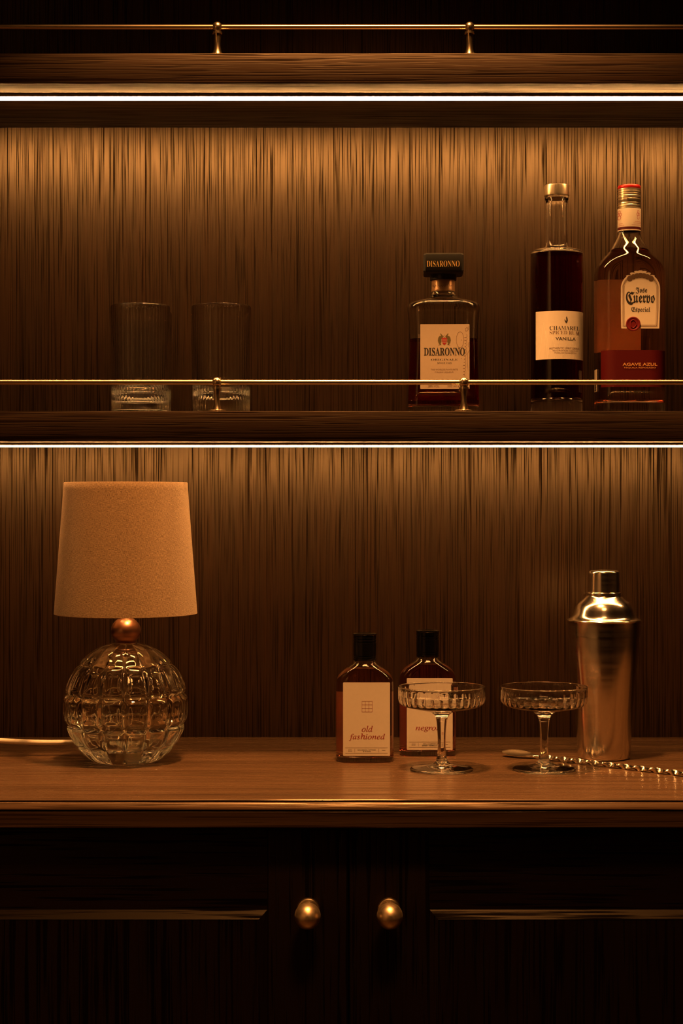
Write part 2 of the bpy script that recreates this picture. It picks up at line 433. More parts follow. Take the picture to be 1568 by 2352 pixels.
# ---------------------------------------------------------------- shelves with light strips and gallery rails
SHELF_Y = 2.146
def shelf(zb, zt, posts, label, post_h, strip, half):
    t = thing('wall_shelf', label, 'shelf', (0, SHELF_Y, EYE + zb), 0, 'dark oak bar shelves with brass gallery rails')
    h = zt - zb; dep = WALL_Y - SHELF_Y
    Geo().box(-1.2, 1.2, 0, dep, 0, h, bev=.0012).build('shelf_board', M['shelf_wood'], t, smooth=40)
    # light strip under the board
    ls = Geo().box(-half, half, .0555, .0575, -.0032, .0002).box(-half, half, .0715, .0730, -.0012, .0002).box(-half, half, .0575, .0715, -.0008, .0002)\
        .build('light_strip', M['alu'], t, smooth=None)
    g = Geo(); prof = [(.0580, -.0008), (.0580, -.0040), (.0592, -.0052), (.0695, -.0052), (.0707, -.0040), (.0707, -.0008)]
    v = []; n = len(prof)
    for x in (-half + .001, half - .001): v += [(x, y, z) for y, z in prof]
    g.add(v, [(i, i + n, (i + 1) % n + n, (i + 1) % n) for i in range(n)] + [tuple(range(n)), tuple(range(2 * n - 1, n - 1, -1))])
    d = g.build('diffuser', emit('warm_led_' + str(int(strip)), (1, .45, .13), strip), ls, smooth=None)
    d['label'] = 'glowing warm white diffuser'
    # rail and posts
    py = .016; rz = h + post_h
    Rt = tube_geo(Geo(), [(-1.19, py, rz), (1.19, py, rz)], .0031, 20)
    Rt.build('gallery_rail', M['brass'], t)
    s = .54 / 1000
    prof = [(.0115, 0), (.0115, .0014), (.0104, .0022), (.0064, .0026), (.0056, .0045), (.0044, .0085), (.0037, .0135), (.0037, .0180), (.0043, .0235), (.0050, .0276), (.0050, .0280),
            (.0061, .0281), (.0061, .0302), (.0048, .0305), (.0048, .0312)]
    zc = post_h
    pr = prof + [(.0064 * math.sin(a), zc - .0064 * math.cos(a)) for a in [math.radians(x) for x in range(50, 181, 10)]]
    pr[-1] = (0.0, zc + .0064)
    first = None
    for X in posts:
        if first is None:
            first = lathe('rail_post', pr, M['brass'], t, 32, loc=(X, py, h - .0001))
        else:
            k = first.copy(); COL.objects.link(k); k.parent = t; k.location = (X, py, h - .0001)
    return t
D_post = SHELF_Y + .016
shelf(.517, .5542, [(499 - CX) * D_post / F, (1078 - CX) * D_post / F], 'upper dark oak bar shelf, empty, with brass gallery rail and warm light strip beneath', .0365, STRIP_TOP, .54)
shelf(.0762, .1132, [(498 - CX) * D_post / F, (1065 - CX) * D_post / F], 'middle dark oak bar shelf holding tumblers and spirit bottles, with brass gallery rail', .0365, STRIP_MID, .54)

# ---------------------------------------------------------------- worktop
wt = thing('worktop', 'dark oak worktop with a rounded bead edge, carrying the lamp and cocktail glasses', 'worktop', (0, 0, TOPZ))
def extr(prof, x0, x1, mat, name, parent, smooth=30):
    n = len(prof); v = [(x0, y, z) for y, z in prof] + [(x1, y, z) for y, z in prof]
    f = [(i, (i + 1) % n, (i + 1) % n + n, i + n) for i in range(n)] + [tuple(range(n - 1, -1, -1)), tuple(range(n, 2 * n))]
    return mesh_obj(name, v, f, mat, parent, smooth=smooth)
FR = 1.896
prof = [(WALL_Y, 0), (WALL_Y, -.0305)] + [(FR - .0030, -.0305), (FR - .0045, -.029), (FR - .0045, -.0131), (FR - .0033, -.0117), (FR + .004, -.0114), (FR + .004, -.0022), (FR + .0006, -.0020), (FR, -.0014), (FR, -.0008), (FR + .0008, 0)]
extr(prof[::-1], -1.2, 1.2, M['top_wood'], 'worktop_slab', wt)
bq = chaikin([(FR + .0042, -.0024), (FR + .0005, -.0024), (FR - .0022, -.0036), (FR - .0048, -.0072), (FR - .0056, -.0094), (FR - .0056, -.0102), (FR - .0046, -.0107), (FR + .0042, -.0113)], 3)
bead = bq
extr(bead, -1.2, 1.2, M['top_wood'], 'bead_moulding', wt, 40)

# ---------------------------------------------------------------- base cabinet
DOOR_Y = 1.925
cab = thing('base_cabinet', 'dark oak base cabinet with two raised panel doors under the worktop', 'cabinet', (0, 0, 0))
g = Geo()
g.box(-1.15, 1.15, DOOR_Y + .024, WALL_Y - .01, .08, TOPZ - .0305)
g.box(-1.13, 1.13, DOOR_Y + .06, WALL_Y - .01, 0, .08)
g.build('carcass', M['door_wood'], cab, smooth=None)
SEAM = (800.0 - CX) * DOOR_Y / F
ZT = EYE + (HY - 1905) * DOOR_Y / F
def door(sx, lab):
    """sx = -1 left door, +1 right door; local origin at the seam"""
    W = .56; gp = .0012; zb = .09; fx = .0895; ft = ZT - (EYE + (HY - 2089) * DOOR_Y / F)
    y0, y1 = DOOR_Y, DOOR_Y + .022
    g = Geo(); b = .0012
    # stiles and rails as one frame board; panel recess closed by the raised field
    xs = [gp, fx, W - fx, W]
    def bx(xa, xb, za, zb_, mat):
        x0, x1 = sorted((SEAM + sx * xa, SEAM + sx * xb)); g.box(x0, x1, y0, y1, za, zb_, bev=b if mat == 0 else .0004, mat=mat)
    bx(gp, fx, zb, ZT, 0); bx(W - fx, W, zb, ZT, 0); bx(fx, W - fx, ZT - ft, ZT, 1); bx(fx, W - fx, zb, zb + ft, 1)
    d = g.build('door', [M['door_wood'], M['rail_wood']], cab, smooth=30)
    d['label'] = lab
    # raised panel with mitred bevel
    p = Geo(); bw = .0092; hgt = .0076
    def quad(x_a, x_b, za, zb_, yy):
        x0, x1 = sorted((SEAM + sx * x_a, SEAM + sx * x_b)); return [(x0, yy, za), (x1, yy, za), (x1, yy, zb_), (x0, yy, zb_)]
    back = quad(fx - .002, W - fx + .002, zb + ft - .002, ZT - ft + .002, y0 + .014)
    o = quad(fx, W - fx, zb + ft, ZT - ft, y0 - .0004); i_ = quad(fx + bw, W - fx - bw, zb + ft + bw, ZT - ft - bw, y0 - hgt)
    o2 = quad(fx, W - fx, zb + ft, ZT - ft, y0 + .014)
    e = .0006; i2 = quad(fx + bw + e, W - fx - bw - e, zb + ft + bw + e, ZT - ft - bw - e, y0 - hgt + .0008)
    v = o2 + o + i_ + i2
    for k in (0, 4, 8):
        fs = []
        for j in range(4):
            p_ = (k + j, k + (j + 1) % 4, k + (j + 1) % 4 + 4, k + j + 4)
            fs.append(p_)
        p.f += [list(q) for q in fs]; p.m += [1 if j in (0, 2) else 0 for j in range(4)]; p.uv += [[(0, 0)] * 4] * 4
    p.v = [tuple(q) for q in v]; p.f.append([12, 13, 14, 15]); p.m.append(0); p.uv.append([(0, 0)] * 4)
    p.f.append([3, 2, 1, 0]); p.m.append(0); p.uv.append([(0, 0)] * 4)
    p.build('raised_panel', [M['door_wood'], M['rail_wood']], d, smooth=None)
    # knob: rose, neck and ball turned on one axis (along -y)
    kx = -.0368 if sx < 0 else .0524; kz = EYE + (HY - 2107) * 1.886 / F
    pr = [(.0126, -.0005), (.0126, .0024), (.0118, .0040), (.0072, .0050), (.0058, .0080), (.0060, .0120), (.0085, .0160), (.0118, .0208), (.0136, .0262), (.0142, .0320), (.0138, .0380), (.0120, .0435), (.0088, .0475), (.0045, .0498), (.0018, .0503), (0, .0504)]
    pr = chaikin(pr, 2)
    v = []; g2 = Geo(); lathe_geo(g2, pr, 48)
    g2.v = [(kx + x, DOOR_Y - z, kz + y) for x, y, z in g2.v]
    k = g2.build('knob', M['brass_knob'], d, smooth=50); k['label'] = 'brushed brass ball knob'
    return d
door(-1, 'left cabinet door with raised panel'); door(1, 'right cabinet door with raised panel')

# ---------------------------------------------------------------- table lamp
def hz(y, D, base): return (HY - y) * D / F - base
TB, SB = -.3228, .1132
LD = 2.18
lx = (289 - CX) * LD / F
lamp = thing('table_lamp', 'unlit table lamp with faceted round glass base and tan linen shade', 'lamp', (lx, LD, TOPZ), .098)
R = .0782; z0 = .0672
bands = [0, .0185, .045, .082, .117, .1425]
NC = 16
def pil(s_, p=5): return 1 - abs(2 * s_ - 1) ** p
def crystal_mod(r, z, a):
    zz = min(max(z, 0), .1424)
    for i in range(5):
        if bands[i] <= zz <= bands[i + 1]:
            v = (zz - bands[i]) / (bands[i + 1] - bands[i]); break
    u = (a / (2 * math.pi) * NC) % 1.0
    du, dv = abs(2 * u - 1), abs(2 * v - 1)
    if r < .037 and z < .011: return r
    if i in (0, 4): pw = pil(u, 3) * (pil(v, 6) if i == 4 else pil(v, 8)); amp = .055
    else: pw = pil(u, 6) * pil(v, 6); amp = .06
    dim = 0
    if i in (1, 2, 3): dim = .028 * max(0, 1 - (max(du, dv) / .62) ** 4)
    fade = min(1, (.1425 - zz) / .012) if i == 4 else 1
    return r * (1 - (amp * (1 - pw) + dim) * fade)
prof = []
N5 = 16
for i in range(5):
    for k in range(N5):
        z = bands[i] + (bands[i + 1] - bands[i]) * (k / N5)
        prof.append((math.sqrt(max(R * R - (z - z0) ** 2, 1e-6)), z))
prof.append((math.sqrt(R * R - (.1425 - z0) ** 2), .1425)); prof.append((.015, .1435))
prof = [(0, .0100), (.012, .0092), (.024, .0062), (.032, .0022), (.036, .0004), (prof[0][0] * .97, 0)] + prof[1:]
g = Geo(); lathe_geo(g, prof, NC * 18, mod=crystal_mod)
Ri = .060; inn = []
for k in range(40):
    a = math.radians(-80 + (160) * k / 39)
    inn.append((Ri * math.cos(a), z0 + .003 + Ri * math.sin(a)))
inn[-1] = (.0072, .1320); inn += [(.0070, .1424)]
lathe_geo(g, inn, 96, flip=True)
g.v = [(x, y, z * 1.03) for x, y, z in g.v]
g.build('glass_base', M['crystal'], lamp, smooth=50)
tube_geo(Geo(), [(0, 0, .012), (0, 0, .060), (0, 0, .142)], .0012, 10).build('seam_line_rod', M['cord'], lamp)  # added pale rod, stands in for the refracted seam line in the glass
pr = chaikin([(.0, .1432), (.013, .1432), (.0135, .1445), (.0100, .1452), (.0100, .1460)], 1)
cz, cr = hz(1448, LD, TB) , .0185
ball = [(.0135, .1472), (.0135, .1484), (.0108, .1488)] + [(cr * math.sin(a), cz - cr * .93 * math.cos(a)) for a in [math.radians(x) for x in range(35, 157, 6)]] + [(.0065, cz + cr * .93), (.0065, .207), (.0, .207)]
nb = lathe('neck_ball', ball, M['copper'], lamp, 48, smooth=40); nb['label'] = 'brushed copper ball neck'
sz0, sz1 = hz(1408.5, LD, TB), hz(1108.5, LD, TB)
r0, r1 = 163.5 * LD / F, 141 * LD / F
g = Geo(); th = .0013
prof = [(r0 - (r0 - r1) * k / 20, sz0 + (sz1 - sz0) * k / 20) for k in range(21)]
pin = [(r - th, z) for r, z in prof]
loop = prof + [(r1 - th * .5, sz1 + .0006)] + pin[::-1] + [(r0 - th * .5, sz0 - .0006)] + [prof[0]]
lathe_geo(g, loop, 96, cap0=False, cap1=False)
sh = g.build('lamp_shade', M['linen'], lamp, smooth=60); sh['label'] = 'tan linen tapered drum shade'
# hidden frame of the shade: holder, bulb, spider ring
lathe('bulb_holder', [(0.0068, .200), (.0115, .203), (.0115, .232), (0, .232)], M['copper'], lamp, 32)
lathe('light_bulb', [(.007, .231), (.009, .238)] + [(.018 * math.sin(a), .262 - .018 * math.cos(a)) for a in [math.radians(x) for x in range(30, 181, 15)]], pbr('frosted_bulb', (.8, .78, .72), .4), lamp, 32)
g = Geo()
for k in range(3):
    a = math.radians(30 + 120 * k); tube_geo(g, [(.011 * math.cos(a), .011 * math.sin(a), .215), ((r0 - .012) * math.cos(a), (r0 - .012) * math.sin(a), .222)], .0011, 8)
tube_geo(g, [((r0 - .0125) * math.cos(2 * math.pi * k / 48), (r0 - .0125) * math.sin(2 * math.pi * k / 48), .222) for k in range(49)], .0012, 8)
g.build('shade_spider', M['brass'], sh)
# fabric cord leaves the back of the base to the left
cp = [(.0, .040, .012), (-.030, .052, .016), (-.066, .056, .0165), (-.10, .056, .0165), (-.135, .055, .0180), (-.165, .055, .0205), (-.186, .054, .0205), (-.205, .050, .0180), (-.235, .040, .0110), (-.27, .030, .0040), (-.33, .03, .0034), (-.45, .06, .0034)]
tube_geo(Geo(), chaikin([tuple(q) for q in cp], 3), .0033, 14).build('power_cord', M['cord'], lamp)

# ---------------------------------------------------------------- ribbed highball tumblers
def flute(n, amp, za, zb_):
    def mod(r, z, a):
        k = min(1, max(0, (z - za) / .004)) * min(1, max(0, (zb_ - z) / .003))
        return r + amp * k * (abs(math.sin(a * n / 2)) - .6) 
    return mod
HT = hz(703, 2.275, SB)
op = [(.0312, 0), (.0330, .0012), (.0352, .0034), (.0365, .0055), (.0370, .0070), (.0371, .008)] + [(.0371 + (.0385 - .0371) * k / 12, .008 + (HT - .011) * k / 12) for k in range(1, 13)] + [(.0385, HT - .0012), (.0383, HT - .0005), (.0379, HT - .0001), (.0376, HT), (.0373, HT - .0001), (.0369, HT - .0005)]
ip = [(0.0, .0190), (.012, .0197), (.022, .0222), (.029, .0265), (.0332, .0325), (.0348, .041)] + [(.0348 + (.0368 - .0348) * k / 8, .041 + (HT - .042) * k / 8) for k in range(1, 9)]
def tumbler_mesh():
    g = Geo(); NT = 52 * 8
    fl = flute(52, .0006, .001, HT - .001)
    bot = [(0.0, .0012), (.018, .0010), (.030, .0004)] + op
    v = []; prof = bot + ip[::-1]
    no = len(bot)
    zi = {id(p): i for i, p in enumerate(prof)}
    def mod_factory():
        cnt = {'i': -1}
        def mod(r, z, a):
            if a == 0: cnt['i'] += 1
            i = cnt['i']
            if i < no and r > .036: return fl(r, z, a)
            return r
        return mod
    lathe_geo(g, prof, NT, mod=mod_factory(), cap0=False, cap1=False)
    return g
def on_shelf(px, D): return ((px - CX) * D / F, D, EYE + SB + .0002)
def on_top(px, D): return ((px - CX) * D / F, D, TOPZ + .0002)
tg = 'tall ribbed highball tumblers on the middle shelf'
t1 = tag(tumbler_mesh().build('highball_tumbler', M['glass'], smooth=60), 'front left ribbed highball tumbler, with another tumbler standing right behind it', 'glass', tg)
t1.location = on_shelf(322, 2.275)
t2 = t1.copy(); COL.objects.link(t2); t2['label'] = 'right hand ribbed highball tumbler, standing behind the left post of the brass rail'; t2.location = on_shelf(508, 2.275)
t3 = t1.copy(); COL.objects.link(t3); t3['label'] = 'rearmost ribbed highball tumbler, mostly hidden behind the front left one'; t3.location = on_shelf(328.8, 2.3572)

# ---------------------------------------------------------------- coupe glasses
CD = 2.106
def cz_(y): return hz(y, CD, TB)
s = CD / F
NF = 34
def coupe():
    g = Geo()
    foot = [(0, .0012), (.010, .0010), (.030, .0003), (71 * s, 0), (72.3 * s, .0008), (72 * s, .0019), (68 * s, .0028)]
    up = chaikin([(68 * s, .0028), (50 * s, .0040), (32 * s, .0056), (20 * s, .0075), (13.5 * s, .0108), (12.5 * s, .0130), (10.2 * s, .0170), (9.2 * s, .0260), (9.2 * s, .0400), (10.6 * s, .0520), (12.3 * s, .0610), (17 * s, .0665), (26 * s, .0700)], 2)
    bowl = chaikin([(26 * s, .0700), (45 * s, .0722), (68 * s, .0745), (86 * s, .0768), (96 * s, .0800), (99.5 * s, .0840), (100 * s, .0880)], 3)
    wall = [(100 * s, z) for z in [.0885, .0890, .0895, .0899, .0904, .0910, .0920, .0935, .0950, .0960, .0970, .0980]] + [(100.1 * s, .0990), (100.4 * s, .0998)] + [((98.8 + 1.9 * math.cos(a)) * s, .1003 + 1.9 * s * math.sin(a)) for a in [math.radians(x) for x in range(0, 91, 15)]]
    out = foot + up[1:] + bowl[1:] + wall
    no = len(out)
    inn = [((98.8 - 1.9 * math.sin(a)) * s, .1003 + 1.9 * s * math.cos(a)) for a in [math.radians(x) for x in range(15, 91, 15)]] + [(97.3 * s, .0985), (97.4 * s, .0970), (97.4 * s, .0900), (97.0 * s, .0860)] + chaikin([(97.0 * s, .0860), (95 * s, .0825), (89 * s, .0795), (72 * s, .0772), (45 * s, .0752), (20 * s, .0738), (0, .0735)], 3)[1:]
    cnt = [-1]
    def mod(r, z, a):
        if a == 0: cnt[0] += 1
        if cnt[0] < no and z > .0755 and r > .035:
            k = min(1, max(0, (z - .0765) / .004)) * min(1, max(0, (.098 - z) / .0012))
            amp = .00135 if z < .0896 else .0005
            return r + amp * k * (abs(math.sin(a * NF / 2)) ** .8 - .95)
        return r
    lathe_geo(g, out + inn, NF * 12, mod=mod, cap0=False, cap1=False)
    return g
cg = 'cut glass coupes on the worktop'
c1 = tag(coupe().build('coupe_glass', M['glass'], smooth=75), 'empty cut glass coupe standing in front of the negroni bottle', 'glass', cg)
c1.location = on_top(1014, CD)
c2 = c1.copy(); COL.objects.link(c2); c2['label'] = 'empty cut glass coupe standing in front of the cocktail shaker and bar spoon'; c2.location = on_top(1249, CD); c2.rotation_euler.z = .05

# ---------------------------------------------------------------- small premixed cocktail bottles
SD = 2.182
def ink_dash(A, x0, x1, y, mat, h=1.0):
    x = x0
    while x < x1:
        wd = random.uniform(1.2, 2.6); A.poly([(x, y - h / 2), (min(x + wd, x1), y - h / 2), (min(x + wd, x1), y + h / 2), (x, y + h / 2)], mat); x += wd + .7
def small_bottle(px, D, ybot, oy, ox, lab, title, sub, abs_col, dens, cap_y):
    """ox, oy: pixel offsets of this bottle's artwork from the reference bottle's"""
    s = D / F; ref = 838.0
    t = thing('cocktail_bottle', lab, 'bottle', on_top(px, D), 0, 'small bottles of premixed cocktail with black caps')
    def z(y): return max(0, (1745.5 - y) * .545e-3)         # heights from the reference bottle
    W = .0722
    ctl = [(0, W * .90, .0300, .013), (.0006, W * .965, .0345, .015), (.004, W, .037, .0165), (.010, W, .037, .0165), (.05, W, .037, .0165), (z(1600), W, .037, .0165), (z(1568), W * .995, .037, .0165), (z(1556), W * .965, .0365, .0165), (z(1546), W * .88, .035, .0165),
           (z(1537), W * .74, .033, .0162), (z(1528), W * .52, .030, .0148), (z(1522), .0290, .0265, .0132), (z(1514), .0240, .0240, .0120), (z(1506), .0238, .0238, .0119), (z(1460), .0238, .0238, .0119)]
    secs = [ctl[0]] + chaikin(ctl[1:], 2)
    lev = z(1533)
    g = Geo(); loft(g, secs); loft(g, inner(secs, lev + .0003, z(1462), .0021, 0), flip=True)
    g.build('bottle_glass', M['glass_dis'], t, smooth=45)
    g = Geo(); loft(g, inner(secs, .0055, lev, .0021, .004)); 
    g.build('liquor', glass('liquor_' + title[0], (1, 1, 1), .90, 0, abs_col, dens), t, smooth=45)
    cr_ = .0146; zc0, zc1 = z(1515), z(1453)
    cp = [(0.0120, zc0), (cr_ * .97, zc0), (cr_, zc0 + .0012)]
    for yy in (1508.5, 1504.5, 1472.5, 1466):
        q = z(yy); cp += [(cr_, q - .0007), (cr_ * .965, q - .0003), (cr_ * .965, q + .0003), (cr_, q + .0007)]
    cp += [(cr_, zc1 - .0022), (cr_ * 1.03, zc1 - .0016), (cr_ * 1.03, zc1 - .0004), (cr_ * .98, zc1), (cr_ * .90, zc1 - .0006), (0, zc1 - .0006)]
    cap = lathe('screw_cap', cp, M['black'], t, 48, smooth=25); cap['label'] = 'glossy black ribbed screw cap'
    # front label
    A = Art(ref, 1745.5, .545e-3, -.0185 - .0001)
    A.card(rr_px(788.0, 895.0, 1562.5, 1730, 2), 0)
    cxl = 842.5
    gx0, gx1, gy0, gy1 = cxl - 11.5, cxl + 12, 1605.5, 1629.5
    for i in range(4):
        xx = gx0 + (gx1 - gx0) * i / 3; yy = gy0 + (gy1 - gy0) * i / 3
        A.line([(xx, gy0), (xx, gy1)], .7, 2); A.line([(gx0, yy), (gx1, yy)], .7, 2)
    for (bd, a, b, c_, d_) in title[1]: A.text(math_italic(bd), a, b, c_, d_, 2, bold=.004)
    for yy in (1711.4, 1723.8): A.line([(793, yy), (889.5, yy)], .6, 3)
    for xx in (814.7, 869.4): A.line([(xx, 1714), (xx, 1721.5)], .6, 3)
    for (bd, a, b, c_, d_) in sub: A.text(bd, a, b, c_, d_, 1, bold=.02)
    ink_dash(A, 799.5, 808, 1715.9, 3); ink_dash(A, 799.5, 808, 1718.9, 3); ink_dash(A, 876.5, 884.5, 1717.2, 1)
    A.g.build('front_label', [M['paper'], M['ink'], M['ink_red'], M['ink_brown']], t, smooth=None)
    B = Art(0, 0, 1, .0186); 
    Geo().box(-.024, .024, .01855, .01875, .010, .085).build('back_label', M['paper'], t, smooth=None)
    return t
small_bottle(837.5, SD, 1752, 0, 0, 'small flat bottle with cream label reading old fashioned', ('old', [('old', 830.5, 855.7, 1661.2, 1675.2), ('fashioned', 801.6, 883.6, 1678.8, 1695.9)]),
             [('BOURBON, BITTERS', 821.4, 862.2, 1715.2, 1717.9), ('& SUGAR', 833.4, 851.3, 1718.9, 1720.9)], (.92, .30, .07), 30, 0)
random.seed(3)
small_bottle(981.5, 2.235, 1738, 0, 0, 'small flat bottle with cream negroni label, partly hidden behind a coupe', ('neg', [('negroni', 808.2, 874.0, 1672.0, 1688.4)]),
             [('GIN, CAMPARI &', 825.5, 860.5, 1714.9, 1717.6), ('SWEET VERMOUTH', 823.3, 862.8, 1718.6, 1721.2)], (.87, .14, .05), 42, 0)

# ---------------------------------------------------------------- cocktail shaker
KD = 2.205; s = KD / F
def kz(y): return hz(y, KD, TB)
sk = thing('cocktail_shaker', 'brushed steel cocktail shaker with domed lid and cap behind the right coupe', 'shaker', on_top(1386.3, KD))
body = [(0, .0), (54 * s, 0), (58 * s, .0006), (60 * s, .0024), (61 * s, .010), (64.5 * s, kz(1640)), (72.5 * s, kz(1560)), (79 * s, kz(1500)), (81.3 * s, kz(1459))]
bp = [body[0], body[1], body[2], body[3]] + chaikin(body[3:], 2)[1:] + [(81.3 * s, kz(1456)), (79 * s, kz(1452)), (79 * s, kz(1430)), (0, kz(1430))]
lathe('shaker_body', bp, M['steel'], sk, 96, smooth=30)
lid = [(80 * s, kz(1458)), (82.9 * s, kz(1457.5)), (83 * s, kz(1456)), (83 * s, kz(1428)), (83.4 * s, kz(1426.5)), (85.5 * s, kz(1425.5)), (85.8 * s, kz(1424)), (84.8 * s, kz(1422.8))]
lid2 = chaikin([(84.8 * s, kz(1422.8)), (79 * s, kz(1421)), (73 * s, kz(1416)), (70 * s, kz(1408)), (66.5 * s, kz(1397)), (61 * s, kz(1387)), (50 * s, kz(1378)), (41 * s, kz(1370)), (40.2 * s, kz(1368))], 2)
lid3 = [(40.4 * s, kz(1366)), (38.0 * s, kz(1365)), (38.0 * s, kz(1363.5)), (37.5 * s, kz(1361)), (0, kz(1361))]
lathe('shaker_lid', lid + lid2[1:] + lid3, M['steel'], sk, 96, smooth=30)
capp = [(0, kz(1364.6)), (39.6 * s, kz(1364.6)), (39.8 * s, kz(1363)), (39.2 * s, kz(1361)), (37.4 * s, kz(1360)), (37.0 * s, kz(1358.5))] + chaikin([(37.0 * s, kz(1358.5)), (36.6 * s, kz(1335)), (36.2 * s, kz(1320)), (35.5 * s, kz(1313)), (31 * s, kz(1310)), (20 * s, kz(1309.3)), (0, kz(1309.2))], 3)[1:]
lathe('shaker_cap', capp, M['steel'], sk, 96, smooth=30)

# ---------------------------------------------------------------- twisted bar spoon
sp = thing('bar_spoon', 'polished twisted bar spoon lying on the worktop behind the right coupe', 'spoon', (.250, 2.194, TOPZ))
A0 = Vector((0, 0, .0032)); A1 = Vector((.27, -.2435, .0031)); L = (A1 - A0).length
npt = 420; pts = [A0 + (A1 - A0) * (i / npt) for i in range(npt + 1)]
sec = [(.97, .28), (.75, .40), (-.75, .40), (-.97, .28), (-.97, -.28), (-.75, -.40), (.75, -.40), (.97, -.28)]
tube_geo(Geo(), pts, .0033, sec=sec, twist=[i / npt * L / .045 * 2 * math.pi for i in range(npt + 1)]).build('twisted_handle', M['spoon'], sp, smooth=35)
g = Geo(); dirv = Vector((-.045, .028, .0022)); ln = dirv.length; dirv.normalize()
side = dirv.cross(Vector((0, 0, 1))).normalized(); upv = side.cross(dirv)
tilt = Matrix.Rotation(math.radians(-15), 3, dirv)
side = tilt @ side; upv = tilt @ upv
NU, NV = 26, 12; v = []
def wid(t): 
    return (.0022 + .0080 * (math.sin(min(1, max(0, (t - .12) / .88)) ** 1.25 * math.pi) ** .72)) if t < 1 else .0
for layer in (0, 1):
    for i in range(NU + 1):
        t = i / NU; w_ = wid(t)
        for j in range(NV + 1):
            q = 2 * j / NV - 1
            dish = -.0012 * (1 - q * q) * math.sin(math.pi * max(0, (t - .15) / .85))
            th = (.0006 + .0014 * (1 - t) ** 3) * (1 - q * q * .6) * (1 if layer else -1)
            p_ = A0 + Vector((0, 0, .0008)) * min(1, t * 1.6) + dirv * ln * t + side * w_ * q + upv * (dish + th)
            v.append(p_)
n1 = (NU + 1) * (NV + 1); f = []
def ix(l, i, j): return l * n1 + i * (NV + 1) + j
for i in range(NU):
    for j in range(NV):
        f.append((ix(1, i, j), ix(1, i, j + 1), ix(1, i + 1, j + 1), ix(1, i + 1, j)))
        f.append((ix(0, i, j), ix(0, i + 1, j), ix(0, i + 1, j + 1), ix(0, i, j + 1)))
    f.append((ix(0, i, 0), ix(1, i, 0), ix(1, i + 1, 0), ix(0, i + 1, 0))); f.append((ix(1, i, NV), ix(0, i, NV), ix(0, i + 1, NV), ix(1, i + 1, NV)))
for j in range(NV):
    f.append((ix(0, 0, j), ix(0, 0, j + 1), ix(1, 0, j + 1), ix(1, 0, j))); f.append((ix(1, NU, j), ix(1, NU, j + 1), ix(0, NU, j + 1), ix(0, NU, j)))
g.add(v, f); g.build('spoon_bowl', M['spoon'], sp, smooth=50)

# ---------------------------------------------------------------- amaretto bottle
BD = 2.285; BF = 2.2455; s = BD / F
def dz(y): return hz(y, BD, SB)
am = thing('amaretto_bottle', 'square amaretto bottle with black block cap and cream crest label, half full', 'bottle', on_shelf(1017.5, BD), math.radians(-2.2))
Wd, Dp = .0925, .074
ctl = [(0, Wd * .90, Dp * .88, .012), (.001, Wd * .97, Dp * .96, .014), (.006, Wd, Dp, .016), (.02, Wd, Dp, .016), (dz(880), Wd * .985, Dp * .985, .016), (dz(800), Wd * .955, Dp * .96, .016), (dz(750), Wd * .965, Dp * .97, .017), (dz(725), Wd * 1.0, Dp, .018),
       (dz(712), Wd * 1.02, Dp * 1.02, .019), (dz(704), Wd * 1.0, Dp, .020), (dz(698), Wd * .93, Dp * .95, .022), (dz(692), Wd * .72, Dp * .80, .024), (dz(688), .050, .048, .022), (dz(683), .0365, .0365, .0182), (dz(676), .0315, .0315, .01575), (dz(670), .0300, .0300, .0150), (dz(640), .0295, .0295, .01475)]
secs = [ctl[0]] + chaikin(ctl[1:], 2)
lev = dz(783)
g = Geo(); loft(g, secs); loft(g, inner(secs, lev + .0003, dz(642), .0026, 0), flip=True)
g.build('bottle_glass', M['glass_dis'], am, smooth=45)
g = Geo(); loft(g, inner(secs, .012, lev, .0026, .005)); g.build('liquor', glass('amaretto_liquor', (1, 1, 1), .90, 0, (.85, .25, .05), 62), am, smooth=45)
# embossed beading round the lower bottle
cw = 93 * 2.25 / F
cb = Geo().box(-cw / 2, cw / 2, -.0285, .0215, dz(640) + .004, dz(586.5) - .0006, bev=.0028)
lathe_geo(cb, [(.0168, dz(645)), (.0175, dz(644)), (.0175, dz(640) + .0042)], 40)
cap = cb.build('block_cap', M['black_cap'], am, smooth=25); cap['label'] = 'black rectangular block cap with gold lettering'
s2 = 2.2565 / F
A = Art(1017.5, HY, s2, -.0285 - .00005)
A.g.v = []; A.text(math_bold('DISARONNO'), 978.6, 1054.1, 599.3, 613.2, 0, .0002, bold=-.01)
dzz = -(SB)
def shift_art(A, dz_): A.g.v = [(x, y, z + dz_) for x, y, z in A.g.v]
shift_art(A, -SB); A.g.build('gold_lettering', M['gold_print'], cap, smooth=None)
nl = lathe('neck_band', [(.0151, dz(671)), (.01535, dz(670.8)), (.01535, dz(666)), (.0152, dz(665.5)), (.0152, dz(643)), (.0150, dz(642.5))], pbr('bronze_foil', (.42, .24, .12), .35, .4), am, 48, cap0=False, cap1=False)
def cylbend(Rr, dz_=0):
    def b(x, z, k): 
        rr = Rr + k; x = max(-Rr * .999, min(Rr * .999, x)); return (x * rr / Rr, -math.sqrt(max(Rr * Rr - x * x, 1e-9)) * rr / Rr, z + dz_)
    return b
A = Art(1016, HY, 2.27 / F, 0, cylbend(.0154, -SB))
wv = [(991 + i * 1.1, 657 - 3.2 * math.sin(i * 1.15) * (1 - i / 60) - (4 * math.exp(-((i - 33) / 4) ** 2))) for i in range(42)]
A.line(wv, .55, 0, .0001); A.g.build('signature', M['ink'], nl, smooth=None)
